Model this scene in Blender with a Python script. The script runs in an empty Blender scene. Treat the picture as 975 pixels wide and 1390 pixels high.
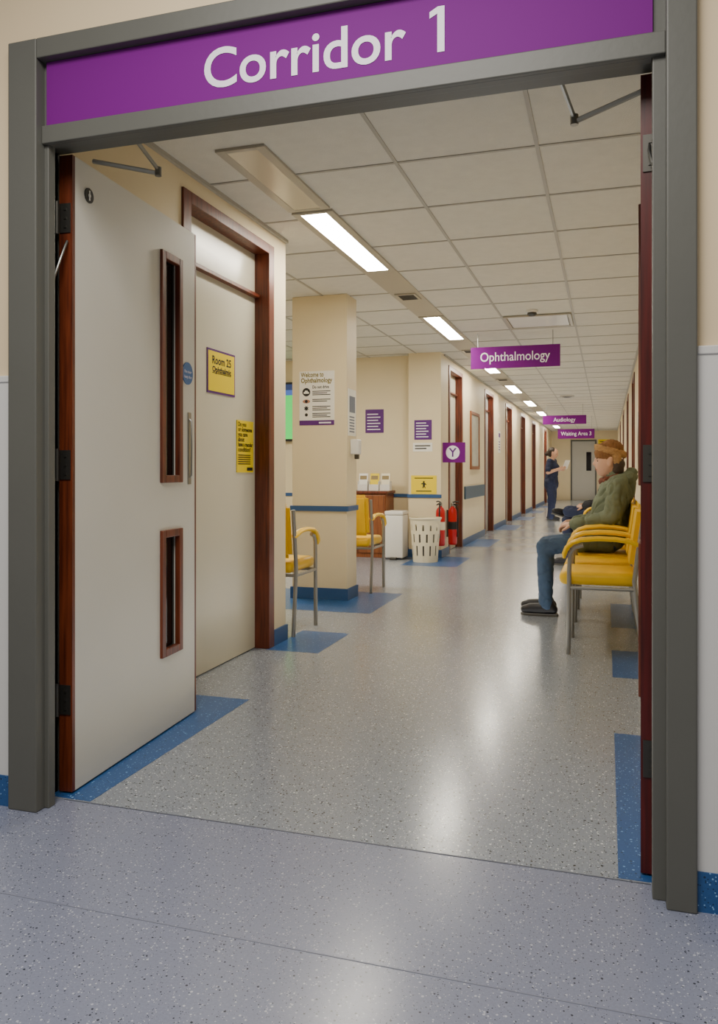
import bpy, bmesh, math, random
from mathutils import Vector, Matrix, noise
random.seed(4)
SC = bpy.context.scene
C = SC.collection
R = math.radians
V = Vector

# ------------------------------------------------------------------ materials
def lin(h):
    h = h.lstrip('#')
    out = []
    for i in (0, 2, 4):
        c = int(h[i:i+2], 16) / 255
        out.append(c / 12.92 if c <= .04045 else ((c + .055) / 1.055) ** 2.4)
    return (*out, 1)

def M(name, hexc, rough=.5, metal=0, var=0, vscale=6, bump=0, bscale=80, spec=.5):
    m = bpy.data.materials.new(name); m.use_nodes = True
    nt = m.node_tree; b = nt.nodes['Principled BSDF']
    b.inputs['Base Color'].default_value = lin(hexc)
    b.inputs['Roughness'].default_value = rough
    b.inputs['Metallic'].default_value = metal
    b.inputs['Specular IOR Level'].default_value = spec
    geo = nt.nodes.new('ShaderNodeNewGeometry')
    if var:
        n = nt.nodes.new('ShaderNodeTexNoise'); n.inputs['Scale'].default_value = vscale
        n.inputs['Detail'].default_value = 5
        nt.links.new(geo.outputs['Position'], n.inputs['Vector'])
        mx = nt.nodes.new('ShaderNodeMix'); mx.data_type = 'RGBA'
        c = lin(hexc)
        mx.inputs['A'].default_value = (c[0]*(1-var), c[1]*(1-var), c[2]*(1-var), 1)
        mx.inputs['B'].default_value = (min(1, c[0]*(1+var)), min(1, c[1]*(1+var)), min(1, c[2]*(1+var)), 1)
        nt.links.new(n.outputs['Fac'], mx.inputs['Factor'])
        nt.links.new(mx.outputs['Result'], b.inputs['Base Color'])
    if bump:
        n2 = nt.nodes.new('ShaderNodeTexNoise'); n2.inputs['Scale'].default_value = bscale
        n2.inputs['Detail'].default_value = 3
        nt.links.new(geo.outputs['Position'], n2.inputs['Vector'])
        bp = nt.nodes.new('ShaderNodeBump'); bp.inputs['Strength'].default_value = bump
        bp.inputs['Distance'].default_value = .01
        nt.links.new(n2.outputs['Fac'], bp.inputs['Height'])
        nt.links.new(bp.outputs['Normal'], b.inputs['Normal'])
    return m

def emis(name, hexc, s):
    m = bpy.data.materials.new(name); m.use_nodes = True
    b = m.node_tree.nodes['Principled BSDF']
    b.inputs['Base Color'].default_value = lin(hexc)
    b.inputs['Emission Color'].default_value = lin(hexc)
    b.inputs['Emission Strength'].default_value = s
    return m

def wood(name, h1, h2, rough=.4):
    m = bpy.data.materials.new(name); m.use_nodes = True
    nt = m.node_tree; b = nt.nodes['Principled BSDF']; b.inputs['Roughness'].default_value = rough
    geo = nt.nodes.new('ShaderNodeNewGeometry')
    mp = nt.nodes.new('ShaderNodeMapping'); mp.inputs['Scale'].default_value = (30, 30, 1.6)
    n = nt.nodes.new('ShaderNodeTexNoise'); n.inputs['Scale'].default_value = 2.5; n.inputs['Detail'].default_value = 6
    cr = nt.nodes.new('ShaderNodeValToRGB')
    cr.color_ramp.elements[0].position = .3; cr.color_ramp.elements[0].color = lin(h1)
    cr.color_ramp.elements[1].position = .7; cr.color_ramp.elements[1].color = lin(h2)
    nt.links.new(geo.outputs['Position'], mp.inputs['Vector']); nt.links.new(mp.outputs['Vector'], n.inputs['Vector'])
    nt.links.new(n.outputs['Fac'], cr.inputs['Fac']); nt.links.new(cr.outputs['Color'], b.inputs['Base Color'])
    return m

def speckle(name, base, dark, light, rough, amt_d=.62, amt_l=.5, var=.06, k=1.0):
    m = bpy.data.materials.new(name); m.use_nodes = True
    nt = m.node_tree; b = nt.nodes['Principled BSDF']
    L = nt.links.new
    geo = nt.nodes.new('ShaderNodeNewGeometry')
    def layer(scale, size, thr):
        v = nt.nodes.new('ShaderNodeTexVoronoi'); v.inputs['Scale'].default_value = scale
        v.inputs['Randomness'].default_value = 1
        L(geo.outputs['Position'], v.inputs['Vector'])
        sep = nt.nodes.new('ShaderNodeSeparateColor'); L(v.outputs['Color'], sep.inputs['Color'])
        sz = nt.nodes.new('ShaderNodeMath'); sz.operation = 'MULTIPLY'; L(sep.outputs['Green'], sz.inputs[0]); sz.inputs[1].default_value = size
        a = nt.nodes.new('ShaderNodeMath'); a.operation = 'LESS_THAN'; L(v.outputs['Distance'], a.inputs[0]); L(sz.outputs[0], a.inputs[1])
        t = nt.nodes.new('ShaderNodeMath'); t.operation = 'GREATER_THAN'; L(sep.outputs['Red'], t.inputs[0]); t.inputs[1].default_value = thr
        mu = nt.nodes.new('ShaderNodeMath'); mu.operation = 'MULTIPLY'; L(a.outputs[0], mu.inputs[0]); L(t.outputs[0], mu.inputs[1])
        return mu.outputs[0]
    n = nt.nodes.new('ShaderNodeTexNoise'); n.inputs['Scale'].default_value = 160; n.inputs['Detail'].default_value = 4
    L(geo.outputs['Position'], n.inputs['Vector'])
    c = lin(base)
    mx = nt.nodes.new('ShaderNodeMix'); mx.data_type = 'RGBA'
    mx.inputs['A'].default_value = (*[q*(1-var*3) for q in c[:3]], 1); mx.inputs['B'].default_value = (*[min(1, q*(1+var*3)) for q in c[:3]], 1)
    L(n.outputs['Fac'], mx.inputs['Factor'])
    prev = mx.outputs['Result']
    for sc_, sz_, th_, col in ((90, .36, amt_d, dark), (170, .36, amt_d, dark), (85, .36, 1-amt_l*.5, light), (150, .36, amt_l+.1, light)):
        w = layer(sc_*k, sz_, th_)
        m2 = nt.nodes.new('ShaderNodeMix'); m2.data_type = 'RGBA'
        L(w, m2.inputs['Factor']); L(prev, m2.inputs['A']); m2.inputs['B'].default_value = lin(col)
        prev = m2.outputs['Result']
    L(prev, b.inputs['Base Color'])
    n3 = nt.nodes.new('ShaderNodeTexNoise'); n3.inputs['Scale'].default_value = 1.3; n3.inputs['Detail'].default_value = 4
    L(geo.outputs['Position'], n3.inputs['Vector'])
    mr = nt.nodes.new('ShaderNodeMapRange'); mr.inputs['To Min'].default_value = rough-.05; mr.inputs['To Max'].default_value = rough+.07
    L(n3.outputs['Fac'], mr.inputs['Value']); L(mr.outputs['Result'], b.inputs['Roughness'])
    return m

WALL = M('cream_paint', '#e4d4b0', .55, var=.04, vscale=3, bump=.03, bscale=150)
WALLF = M('foyer_cream_paint', '#e2cda8', .6, var=.03, vscale=4)
PANELW = M('white_wall_sheet', '#d6d5d2', .35)
GREY = M('grey_frame_paint', '#5d5d57', .45, var=.06, vscale=5, bump=.04, bscale=40)
PURPLE = M('purple_sign', '#720e7c', .6, spec=.2)
WHITE = M('white_letter', '#f6f0f8', .5)
LEAF = M('pale_door_laminate', '#d4d1c6', .38, var=.06, vscale=2.5)
LEAF2 = M('room_door_laminate', '#d6d1bd', .24, var=.04, vscale=2)
LEAF3 = M('grey_door_laminate', '#b3b2ac', .35, var=.04, vscale=2)
WOOD = wood('red_brown_wood', '#4a1e10', '#7c3a20', .38)
WOODD = wood('dark_red_wood', '#3c0d0a', '#5e1712', .35)
GLASS = M('dark_wired_glass', '#1a1512', .08)
STEEL = M('brushed_steel', '#9a9a96', .32, 1)
DKSTEEL = M('dull_metal', '#55534e', .4, .8)
CEIL = M('ceiling_tile', '#dcd9ce', .85, var=.08, vscale=14, bump=.3, bscale=140)
TBAR = M('ceiling_bar', '#aeaa9f', .5)
FLOOR = speckle('speckled_grey_vinyl', '#8a9099', '#24282e', '#d6dade', .20, amt_d=.58, var=.07, k=1.05)
FLOORF = speckle('speckled_lilac_vinyl', '#82879b', '#3a3e48', '#b8bbc8', .24, amt_d=.74, amt_l=.62, k=1.35)
BLUE = speckle('blue_vinyl', '#28558c', '#16304f', '#86b0dc', .3, amt_d=.75, amt_l=.55)
BLUESK = M('blue_skirting', '#2f5688', .4)
SEAM = M('vinyl_seam', '#757989', .5)
SEAM2 = M('vinyl_joint', '#4f5462', .5)
YEL = M('yellow_vinyl_upholstery', '#f2c200', .42, var=.05, vscale=6, bump=.03, bscale=60)
LEGM = M('grey_steel_tube', '#8f8d87', .35, .3)
BLACK = M('black_plastic', '#141414', .4)
DARKTX = M('black_ink', '#1c1a18', .6)
YELP = M('yellow_paper', '#f5d800', .6)
PURT = M('purple_ink', '#5a1f78', .6)
OLIVT = M('mustard_ink', '#75680f', .6)
WPAPER = M('white_paper', '#f0ede4', .6)
CREAMP = M('cream_plastic', '#ece2c2', .45)
WPLAST = M('white_plastic', '#e6e4de', .4)
RED = M('red_enamel', '#c01018', .3)
SIGNB = M('blue_round_sign', '#1f5f9e', .4)
LIT = emis('lit_diffuser', '#fff6e4', 48)
UNLIT = M('unlit_diffuser', '#d9cdb0', .25)
HOUS = M('light_housing', '#b0a998', .4)
VENTM = M('vent_dark', '#4c4a46', .5)
SKIN = M('skin', '#d8a88c', .5, var=.05, vscale=30)
COAT = M('olive_parka', '#6f7860', .8, var=.2, vscale=14, bump=.3, bscale=40)
JEANS = M('blue_jeans', '#3f5570', .8, var=.25, vscale=20, bump=.3, bscale=60)
NAVY = M('navy_uniform', '#222c4c', .75, var=.1, vscale=12, bump=.2, bscale=25)
DKCOAT = M('charcoal_coat', '#26262c', .8, bump=.2, bscale=25)
HATT = M('tan_fleece', '#b48a58', .95, var=.3, vscale=60, bump=.9, bscale=90)
HATB = M('tan_brown_wool', '#8a5f36', .9, var=.45, vscale=45, bump=.5, bscale=90)
SCARF = M('rust_scarf', '#74402c', .9, var=.25, vscale=40, bump=.6, bscale=70)
HAIR = M('dark_hair', '#2a1c14', .6, var=.2, vscale=60, bump=.5, bscale=120)
HAIRG = M('grey_brown_hair', '#4a3a2e', .7, var=.2, vscale=60, bump=.5, bscale=120)
SHOE = M('black_leather', '#17161a', .45)
SOLE = M('dark_sole', '#5a5854', .7)
LIPS = M('lips', '#b0705e', .5)
EYEM = M('dark_eye', '#15100d', .2)
ARTP = M('pale_print', '#b9b7a8', .5, var=.3, vscale=8)
COUNTER = wood('mid_brown_wood', '#6b3a1e', '#96582e', .4)
EYEP = M('eye_print', '#b5826a', .6)
INKP = M('print_ink', '#8d7a50', .6)

# ------------------------------------------------------------------ helpers
def bx(bm, x0, x1, y0, y1, z0, z1):
    x0, x1 = sorted((x0, x1)); y0, y1 = sorted((y0, y1)); z0, z1 = sorted((z0, z1))
    v = [bm.verts.new(p) for p in ((x0,y0,z0),(x1,y0,z0),(x1,y1,z0),(x0,y1,z0),(x0,y0,z1),(x1,y0,z1),(x1,y1,z1),(x0,y1,z1))]
    for f in ((0,3,2,1),(4,5,6,7),(0,1,5,4),(1,2,6,5),(2,3,7,6),(3,0,4,7)):
        bm.faces.new([v[i] for i in f])
    return bm

def BX(*boxes):
    bm = bmesh.new()
    for b in boxes: bx(bm, *b)
    return bm

def ring_skin(bm, rings, cap=True):
    for a, b in zip(rings, rings[1:]):
        n = len(a)
        for i in range(n):
            bm.faces.new((a[i], a[(i+1) % n], b[(i+1) % n], b[i]))
    if cap:
        bm.faces.new(rings[0][::-1]); bm.faces.new(rings[-1])

def tube(bm, pts, r, n=8):
    pts = [V(p) for p in pts]
    rs = r if isinstance(r, (list, tuple)) else [r]*len(pts)
    t0 = (pts[1]-pts[0]).normalized()
    u = t0.orthogonal().normalized(); rings = []
    for i, p in enumerate(pts):
        if i == 0: t = t0
        elif i == len(pts)-1: t = (pts[i]-pts[i-1]).normalized()
        else: t = ((pts[i]-pts[i-1]).normalized()+(pts[i+1]-pts[i]).normalized()).normalized()
        u = (u - t*u.dot(t)).normalized(); w = t.cross(u)
        rings.append([bm.verts.new(p + (u*math.cos(2*math.pi*k/n) + w*math.sin(2*math.pi*k/n))*rs[i]) for k in range(n)])
    ring_skin(bm, rings)
    return bm

def flat_sweep(bm, pts, y, a, b, n=12):
    """sweep an ellipse (half width a along Y, half thickness b in the XZ normal) along an XZ path"""
    P = [V((p[0], y, p[1])) for p in pts]; rings = []
    for i, p in enumerate(P):
        t = (P[min(i+1, len(P)-1)] - P[max(i-1, 0)]).normalized()
        nn = V((-t.z, 0, t.x))
        k = .55 if i in (0, len(P)-1) else 1
        rings.append([bm.verts.new(p + V((0, 1, 0))*a*k*math.cos(2*math.pi*j/n) + nn*b*k*math.sin(2*math.pi*j/n)) for j in range(n)])
    ring_skin(bm, rings)
    return bm

def lathe(bm, prof, c=(0,0,0), n=24, sx=1, sy=1, cap=True):
    rings = [[bm.verts.new((c[0]+r*sx*math.cos(2*math.pi*k/n), c[1]+r*sy*math.sin(2*math.pi*k/n), c[2]+z)) for k in range(n)] for r, z in prof]
    ring_skin(bm, rings, cap)
    return bm

def disc_y(bm, x, z, r, y0, y1, n=28):
    """disc facing -Y"""
    a = [bm.verts.new((x+r*math.cos(2*math.pi*k/n), y0, z+r*math.sin(2*math.pi*k/n))) for k in range(n)]
    b = [bm.verts.new((x+r*math.cos(2*math.pi*k/n), y1, z+r*math.sin(2*math.pi*k/n))) for k in range(n)]
    ring_skin(bm, [a, b]); return bm

def obj(name, bm, mat, parent=None, bevel=0, seg=2, smooth=False, label=None):
    if bevel:
        bmesh.ops.bevel(bm, geom=bm.edges[:], offset=bevel, segments=seg, affect='EDGES', clamp_overlap=True, profile=.5)
    bmesh.ops.recalc_face_normals(bm, faces=bm.faces[:])
    me = bpy.data.meshes.new(name); bm.to_mesh(me); bm.free()
    me.materials.append(mat)
    if smooth:
        for p in me.polygons: p.use_smooth = True
        me.set_sharp_from_angle(angle=R(40))
    o = bpy.data.objects.new(name, me); C.objects.link(o)
    if parent: o.parent = parent
    if label: o['label'] = label
    return o

def tag(o, label, cat, group=None):
    o['label'] = label; o['category'] = cat
    if group: o['group'] = group
    return o

def thing(name, label, cat, loc=(0,0,0), rotz=0, group=None):
    o = bpy.data.objects.new(name, None); C.objects.link(o)
    o.empty_display_size = .1
    o.location = loc; o.rotation_euler = (0, 0, rotz)
    return tag(o, label, cat, group)

def struct(name, bm, mat, **k):
    o = obj(name, bm, mat, **k); o['kind'] = 'structure'; return o

def struct_empty(name, loc, rotz=0):
    o = bpy.data.objects.new(name, None); C.objects.link(o); o.location = loc; o.rotation_euler = (0,0,rotz)
    o['kind'] = 'structure'; return o

def dup(root, loc, rotz, label=None):
    r = root.copy(); C.objects.link(r); r.location = loc; r.rotation_euler = (0,0,rotz)
    if label: r['label'] = label
    for ch in list(root.children):
        c = ch.copy(); C.objects.link(c); c.parent = r
        for g in list(ch.children):
            d = g.copy(); C.objects.link(d); d.parent = c
    return r

def text_into(bm, s, x, z, size, y, align='CENTER', width=None, off=0.0, mtx=None):
    cu = bpy.data.curves.new('t', 'FONT'); cu.body = s; cu.size = size; cu.align_x = align
    cu.offset = off; cu.resolution_u = 6 if size > .1 else 3
    o = bpy.data.objects.new('t', cu); C.objects.link(o)
    dg = bpy.context.evaluated_depsgraph_get()
    me = bpy.data.meshes.new_from_object(o.evaluated_get(dg))
    bpy.data.objects.remove(o); bpy.data.curves.remove(cu)
    xs = [v.co.x for v in me.vertices] or [0, 1]
    k = 1
    if width: k = width/(max(xs)-min(xs))
    cx = (max(xs)+min(xs))/2 if align == 'CENTER' else 0
    for v in me.vertices:
        p = V((x + (v.co.x-cx)*k, y, z + v.co.y))
        v.co = mtx @ p if mtx else p
    bm.from_mesh(me); bpy.data.meshes.remove(me)

def letters(parent, lines, mat, y=-.0055, bars=(), name='lettering', off=0, mtx=None, polys=()):
    bm = bmesh.new()
    for L in lines:
        s, x, z, size = L[:4]
        text_into(bm, s, x, z, size, y, L[4] if len(L) > 4 else 'CENTER', L[5] if len(L) > 5 else None, off, mtx)
    for (x0, x1, z0, z1) in bars:
        vs = [V((x0,y,z0)), V((x1,y,z0)), V((x1,y,z1)), V((x0,y,z1))]
        bm.faces.new([bm.verts.new(mtx @ v if mtx else v) for v in vs])
    for pl in polys:
        bm.faces.new([bm.verts.new((a, y, b)) for a, b in pl])
    me = bpy.data.meshes.new(name); bm.to_mesh(me); bm.free(); me.materials.append(mat)
    o = bpy.data.objects.new(name, me); C.objects.link(o); o.parent = parent
    return o

def poster(name, label, cat, loc, rotz, w, h, bg, group=None, border=None, bw=.01):
    t = thing(name, label, cat, loc, rotz, group)
    if border:
        obj('border', BX((-w/2, w/2, -.004, 0, 0, h)), border, t)
        obj('sheet', BX((-w/2+bw, w/2-bw, -.005, -.0035, bw, h-bw)), bg, t)
    else:
        obj('sheet', BX((-w/2, w/2, -.005, 0, 0, h)), bg, t)
    return t

# ------------------------------------------------------------------ setting
H = 2.6; XL = -2.0; XR = .38; YE = 31.0
struct('floor', BX((-5.4, XR+.12, 2.25, YE+.1, -.1, 0)), FLOOR)
struct('floor_foyer', BX((-5, 3.5, -2.5, 2.25, -.1, 0)), FLOORF)
struct('ceiling', BX((-5.4, XR+.12, 2.3, YE+.1, H, H+.08)), CEIL)
# foyer wall around the double door
struct('wall_front', BX((-5, -1.80, 2.16, 2.30, 0, 3.1), (.17, 3.5, 2.16, 2.30, 0, 3.1), (-1.80, .17, 2.16, 2.30, 2.48, 3.1)), WALLF)
struct('trim_1', BX((.215, 3.5, 2.150, 2.16, .10, 1.39), (-5, -1.86, 2.150, 2.16, .10, 1.39)), PANELW)
struct('trim_2', BX((.215, 3.5, 2.146, 2.16, 1.39, 1.412), (-5, -1.86, 2.146, 2.16, 1.39, 1.412)), PANELW, bevel=.003)
struct('baseboard_front', BX((.215, 3.5, 2.146, 2.16, 0, .10), (-5, -1.86, 2.146, 2.16, 0, .10)), BLUE)
struct('trim_3', BX((-5, 3.5, 1.70, 1.703, 0, .0008)), SEAM)
struct('trim_60', BX((-1.735, .112, 2.247, 2.252, 0, .001)), SEAM2)

# grey frame of the double door
fr = struct_empty('trim_4', (0, 0, 0))
obj('architrave', BX((-1.86, -1.75, 2.13, 2.18, 0, 2.49), (.143, .215, 2.13, 2.18, 0, 2.49), (-1.75, .143, 2.13, 2.18, 2.425, 2.49)), GREY, fr, bevel=.004)
obj('door_stop', BX((-1.83, -1.735, 2.172, 2.205, 0, 2.47), (.112, .19, 2.172, 2.205, 0, 2.47), (-1.735, .112, 2.172, 2.205, 2.16, 2.47)), GREY, fr, bevel=.003)
obj('jamb', BX((-1.83, -1.80, 2.205, 2.31, 0, 2.47), (.15, .19, 2.205, 2.31, 0, 2.47), (-1.80, .15, 2.205, 2.31, 2.187, 2.47)), GREY, fr)
obj('head_rail', BX((-1.75, .143, 2.156, 2.175, 2.16, 2.218)), GREY, fr, bevel=.003)

# left wall, with room 25 opening
struct('wall_left', BX((XL-.15, XL, 2.3, 3.48, 0, H), (XL-.15, XL, 3.48, 4.60, 2.50, H), (XL-.15, XL, 4.60, 4.81, 0, H), (-5.4, XL-.15, 4.66, 4.81, 0, H)), WALL)
struct('wall_alcove_side', BX((-5.4, -5.25, 4.81, 10.1, 0, H)), WALL)
struct('wall_alcove_back', BX((-5.4, XL-.15, 10.1, 10.2, 0, H)), WALL)
struct('wall_pier', BX((-2.42, XL, 9.9, 10.1, 0, H)), WALL)
struct('wall_pillar', BX((-2.60, -2.10, 6.40, 6.67, 0, H)), WALL, bevel=.006)
LD = [(10.40, 11.45), (13.65, 14.75), (16.6, 17.75), (19.6, 20.75), (22.7, 23.8), (27.2, 28.3)]
RD = [(11.9, 13.0), (15.2, 16.3), (19.2, 20.3), (23.6, 24.7)]
def segs(ys, x0, x1, start):
    out = []; p = start
    for a, b in ys:
        out.append((x0, x1, p, a, 0, H)); out.append((x0, x1, a, b, 2.50, H)); p = b
    out.append((x0, x1, p, YE, 0, H)); return out
struct('wall_left_far', BX(*segs(LD, XL-.15, XL, 10.1)), WALL)
struct('wall_right', BX(*segs(RD, XR, XR+.12, 2.3)), WALL)
struct('wall_end', BX((-5.4, XR+.12, YE, YE+.1, 0, H)), WALL)

# skirting
def skirt(ys, x, s, start):
    out = []; p = start
    for a, b in ys:
        out.append((x, x+s*.012, p, a, 0, .10)); p = b
    out.append((x, x+s*.012, p, YE, 0, .10)); return out
struct('baseboard_left', BX((XL, XL+.012, 2.31, 3.48, 0, .1), (XL, XL+.012, 4.60, 4.822, 0, .1), (-5.2, XL, 4.81, 4.822, 0, .1), *skirt(LD, XL, 1, 9.888), (-2.432, XL, 9.888, 9.9, 0, .1), (-2.432, -2.42, 9.9, 10.1, 0, .1), (-5.2, -2.432, 10.088, 10.1, 0, .1)), BLUESK)
struct('baseboard_right', BX(*skirt(RD, XR, -1, 2.31)), BLUESK)
struct('baseboard_pillar', BX((-2.612, -2.088, 6.388, 6.40, 0, .10), (-2.10, -2.088, 6.40, 6.682, 0, .1), (-2.612, -2.60, 6.40, 6.682, 0, .1), (-2.60, -2.10, 6.67, 6.682, 0, .1)), BLUESK)
# dado rails
struct('trim_5', BX((-2.615, -2.085, 6.383, 6.40, .755, .80), (-2.10, -2.085, 6.40, 6.685, .755, .80), (-2.615, -2.60, 6.40, 6.685, .755, .80)), BLUESK, bevel=.004)
struct('trim_6', BX((-5.2, -2.435, 10.085, 10.1, .755, .80), (-2.435, -2.42, 9.9, 10.1, .755, .80), (-2.435, XL+.01, 9.885, 9.9, .755, .80)), BLUESK, bevel=.004)
struct('trim_7', BX((XL, XL+.03, 11.6, 13.5, .68, .87)), M('slate_bumper_rail', '#3d5468', .5), bevel=.008)

# blue inlaid squares in the floor
n = 8
for (a, b, c, d) in ((XL, -1.64, 2.26, 3.49), (XL, -1.66, 4.50, 5.11), (-2.9, -1.74, 5.87, 6.9), (-2.3, -1.64, 9.0, 10.05), (XL, -1.62, 11.5, 12.8),
                     (XL, -1.62, 14.9, 16.3), (XL, -1.62, 18.0, 19.3), (XL, -1.62, 21.0, 22.4), (XL, -1.62, 24.2, 25.5),
                     (.03, XR, 2.26, 3.50), (.03, XR, 4.45, 5.11), (.03, XR, 5.87, 6.9), (.03, XR, 9.0, 10.0), (.03, XR, 13.2, 15.0), (.03, XR, 17, 19)):
    struct('trim_%d' % n, BX((a, b, c, d, 0, .0012)), BLUE); n += 1

# suspended ceiling bars
G = .672
LX0, LX1 = -1.75, -1.50
bars = []
for k in range(-8, 2):
    x = -.307 + k*G
    if LX0-.03 < x < LX1+.03 or x > XR: continue
    if x < XL: bars.append((x-.009, x+.009, 4.81, 10.1, H-.005, H))
    else: bars.append((x-.009, x+.009, 2.31, YE, H-.005, H))
y = 3.75 - 2*.685
while y < YE:
    bars.append((LX1, XR, y-.009, y+.009, H-.0045, H))
    bars.append((-5.2 if 4.81 < y < 10.1 else XL, LX0, y-.009, y+.009, H-.0045, H))
    y += .685
struct('trim_%d' % n, BX(*bars), TBAR); n += 1
# edge angle along the walls
struct('trim_%d' % n, BX((XR-.02, XR, 2.31, YE, H-.02, H), (XL, XL+.02, 10.1, YE, H-.02, H), (XL, XL+.02, 2.31, 4.81, H-.02, H)), TBAR); n += 1

# ------------------------------------------------------------------ doors
def leaf(name, s, loc, rz):
    """s=-1: body extends to -x (left leaf, face at x=0 looks +x). y runs from hinge to meeting edge"""
    root = struct_empty(name, loc, rz)
    Lw = .955; t = .05; zt = 2.175
    X0, X1 = (s*t, 0)
    a0, a1 = .642, .778
    up = (1.075, 1.995); lo = (.345, .825)
    obj('panel', BX((X0, X1, .016, a0, .008, zt), (X0, X1, a1, Lw-.016, .008, zt), (X0, X1, a0, a1, .008, lo[0]),
                    (X0, X1, a0, a1, lo[1], up[0]), (X0, X1, a0, a1, up[1], zt)), LEAF, root)
    for ya, yb in ((0, .016), (Lw-.016, Lw)):
        obj('wood_edge', BX((X0, X1, ya, yb, .008, zt)), WOOD if s < 0 else WOODD, root)
    for z0, z1 in (up, lo):
        bm = bmesh.new(); f = .026
        for (xa, xb) in ((-s*.012, s*.012), (s*(t-.012), s*(t+.012))):
            bx(bm, xa, xb, a0-f, a0+.006, z0-f, z1+f); bx(bm, xa, xb, a1-.006, a1+f, z0-f, z1+f)
            bx(bm, xa, xb, a0+.006, a1-.006, z0-f, z0+.006); bx(bm, xa, xb, a0+.006, a1-.006, z1-.006, z1+f)
        fo = obj('vision_panel_frame', bm, WOOD, root, bevel=.003)
        obj('glass', BX((s*.02, s*.028, a0, a1, z0, z1)), GLASS, fo)
    for z in (1.96, 1.12, .32):
        bm = bmesh.new()
        tube(bm, [(s*.052, -.012, z-.055), (s*.052, -.012, z+.055)], .009, 10)
        bx(bm, s*.006, s*.046, -.004, 0, z-.05, z+.05)
        for dz in (-.03, 0, .03):
            bx(bm, s*.02, s*.028, -.007, -.003, z+dz-.004, z+dz+.004)
        obj('hinge', bm, DKSTEEL, root, smooth=True)
    bm = BX((-s*.004, 0, .868, .898, 1.04, 1.36))
    tube(bm, [(-s*.004, .884, 1.07), (-s*.012, .884, 1.08), (-s*.013, .884, 1.2), (-s*.012, .884, 1.32), (-s*.004, .884, 1.33)], .004, 8)
    obj('pull_handle', bm, STEEL, root, smooth=True)
    return root

d1 = leaf('door_1', -1, (-1.735, 2.292, 0), R(3.3))
mt = Matrix.Rotation(R(90), 4, 'Z')
bm = bmesh.new(); disc_y(bm, .865, 1.533, .05, -.004, 0)
bmesh.ops.transform(bm, matrix=mt, verts=bm.verts[:]); fs = obj('fire_door_disc', bm, SIGNB, d1, label='round blue fire door disc')
letters(fs, [('Fire door', .865, 1.535, .018), ('keep shut', .865, 1.512, .018)], WHITE, y=-.0048, mtx=mt, bars=())
bm = bmesh.new(); disc_y(bm, .097, 2.067, .026, -.004, 0)
bmesh.ops.transform(bm, matrix=mt, verts=bm.verts[:]); tg = obj('round_tag', bm, BLACK, d1)
bm = bmesh.new(); disc_y(bm, .097, 2.067, .007, -.0055, -.004, 12); bx(bm, .094, .1, -.0055, -.004, 2.05, 2.084)
bmesh.ops.transform(bm, matrix=mt, verts=bm.verts[:]); obj('tag_mark', bm, WPLAST, tg)
d2 = leaf('door_2', 1, (.088, 2.292, 0), R(-2.6))
def loc_pts(loc, rz, pts):
    m = (Matrix.Translation(loc) @ Matrix.Rotation(rz, 4, 'Z')).inverted()
    return [m @ V(p) for p in pts]
# door closer arms and cables
def arm(root, loc, rz, a, e, h):
    pts = loc_pts(loc, rz, [a, e, h])
    bm = bmesh.new(); tube(bm, [pts[0], pts[1]], .008, 6); tube(bm, [pts[1]+V((0,0,.012)), pts[2]], .007, 6)
    tube(bm, [pts[1]-V((0,0,.010)), pts[1]+V((0,0,.020))], .012, 10)
    obj('closer_arm', bm, STEEL, root, smooth=True)
arm(d1, (-1.735, 2.292, 0), R(3.3), (-1.72, 2.385, 2.185), (-1.497, 2.446, 2.14), (-1.494, 2.30, 2.20))
arm(d2, (.088, 2.292, 0), R(-2.6), (.10, 2.41, 2.185), (-.092, 2.454, 2.14), (-.125, 2.30, 2.20))
def cable(root, loc, rz, pts):
    bm = bmesh.new(); tube(bm, loc_pts(loc, rz, pts), .0045, 8); obj('door_loop_cable', bm, STEEL, root, smooth=True)
cable(d1, (-1.735, 2.292, 0), R(3.3), [(-1.75, 2.285, 1.88), (-1.748, 2.272, 1.86), (-1.75, 2.25, 1.81), (-1.757, 2.225, 1.74), (-1.765, 2.21, 1.71), (-1.775, 2.206, 1.70)])
cable(d2, (.088, 2.292, 0), R(-2.6), [(.11, 2.285, 1.98), (.108, 2.272, 1.96), (.115, 2.25, 1.92), (.13, 2.225, 1.87), (.145, 2.21, 1.85)])

def door_unit(name, x, s, y0, y1, lm, handle=True):
    root = struct_empty(name, (x, y0, 0)); W = y1-y0; j = .08
    obj('frame', BX((-s*.012, s*.12, 0, j, 0, 2.50), (-s*.012, s*.12, W-j, W, 0, 2.50), (-s*.012, s*.12, j, W-j, 2.44, 2.50), (s*.05, s*.12, j, W-j, 2.168, 2.19)), WOOD, root, bevel=.003)
    obj('leaf', BX((s*.085, s*.12, j, W-j, .006, 2.168)), lm, root)
    obj('over_panel', BX((s*.085, s*.12, j, W-j, 2.19, 2.44)), lm, root)
    if handle:
        bm = bmesh.new(); bx(bm, s*.079, s*.085, j+.04, j+.08, .95, 1.11)
        tube(bm, [(s*.085, j+.06, 1.03), (s*.03, j+.06, 1.03), (s*.03, j+.17, 1.03)], .009, 8)
        obj('handle', bm, STEEL, root, smooth=True)
    return root
door_unit('door_3', XL, -1, 3.48, 4.60, LEAF2, handle=False)
k = 4
for i, (a, b) in enumerate(LD):
    door_unit('door_%d' % k, XL, -1, a, b, (LEAF2, LEAF3, LEAF2, LEAF2, LEAF3, LEAF3)[i]); k += 1
for a, b in RD:
    door_unit('door_%d' % k, XR, 1, a, b, LEAF2); k += 1
e = struct_empty('door_%d' % k, (-.83, YE, 0))
obj('frame', BX((-.47, -.41, -.03, 0, 0, 2.26), (.41, .47, -.03, 0, 0, 2.26), (-.41, .41, -.03, 0, 2.2, 2.26)), GREY, e)
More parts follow.
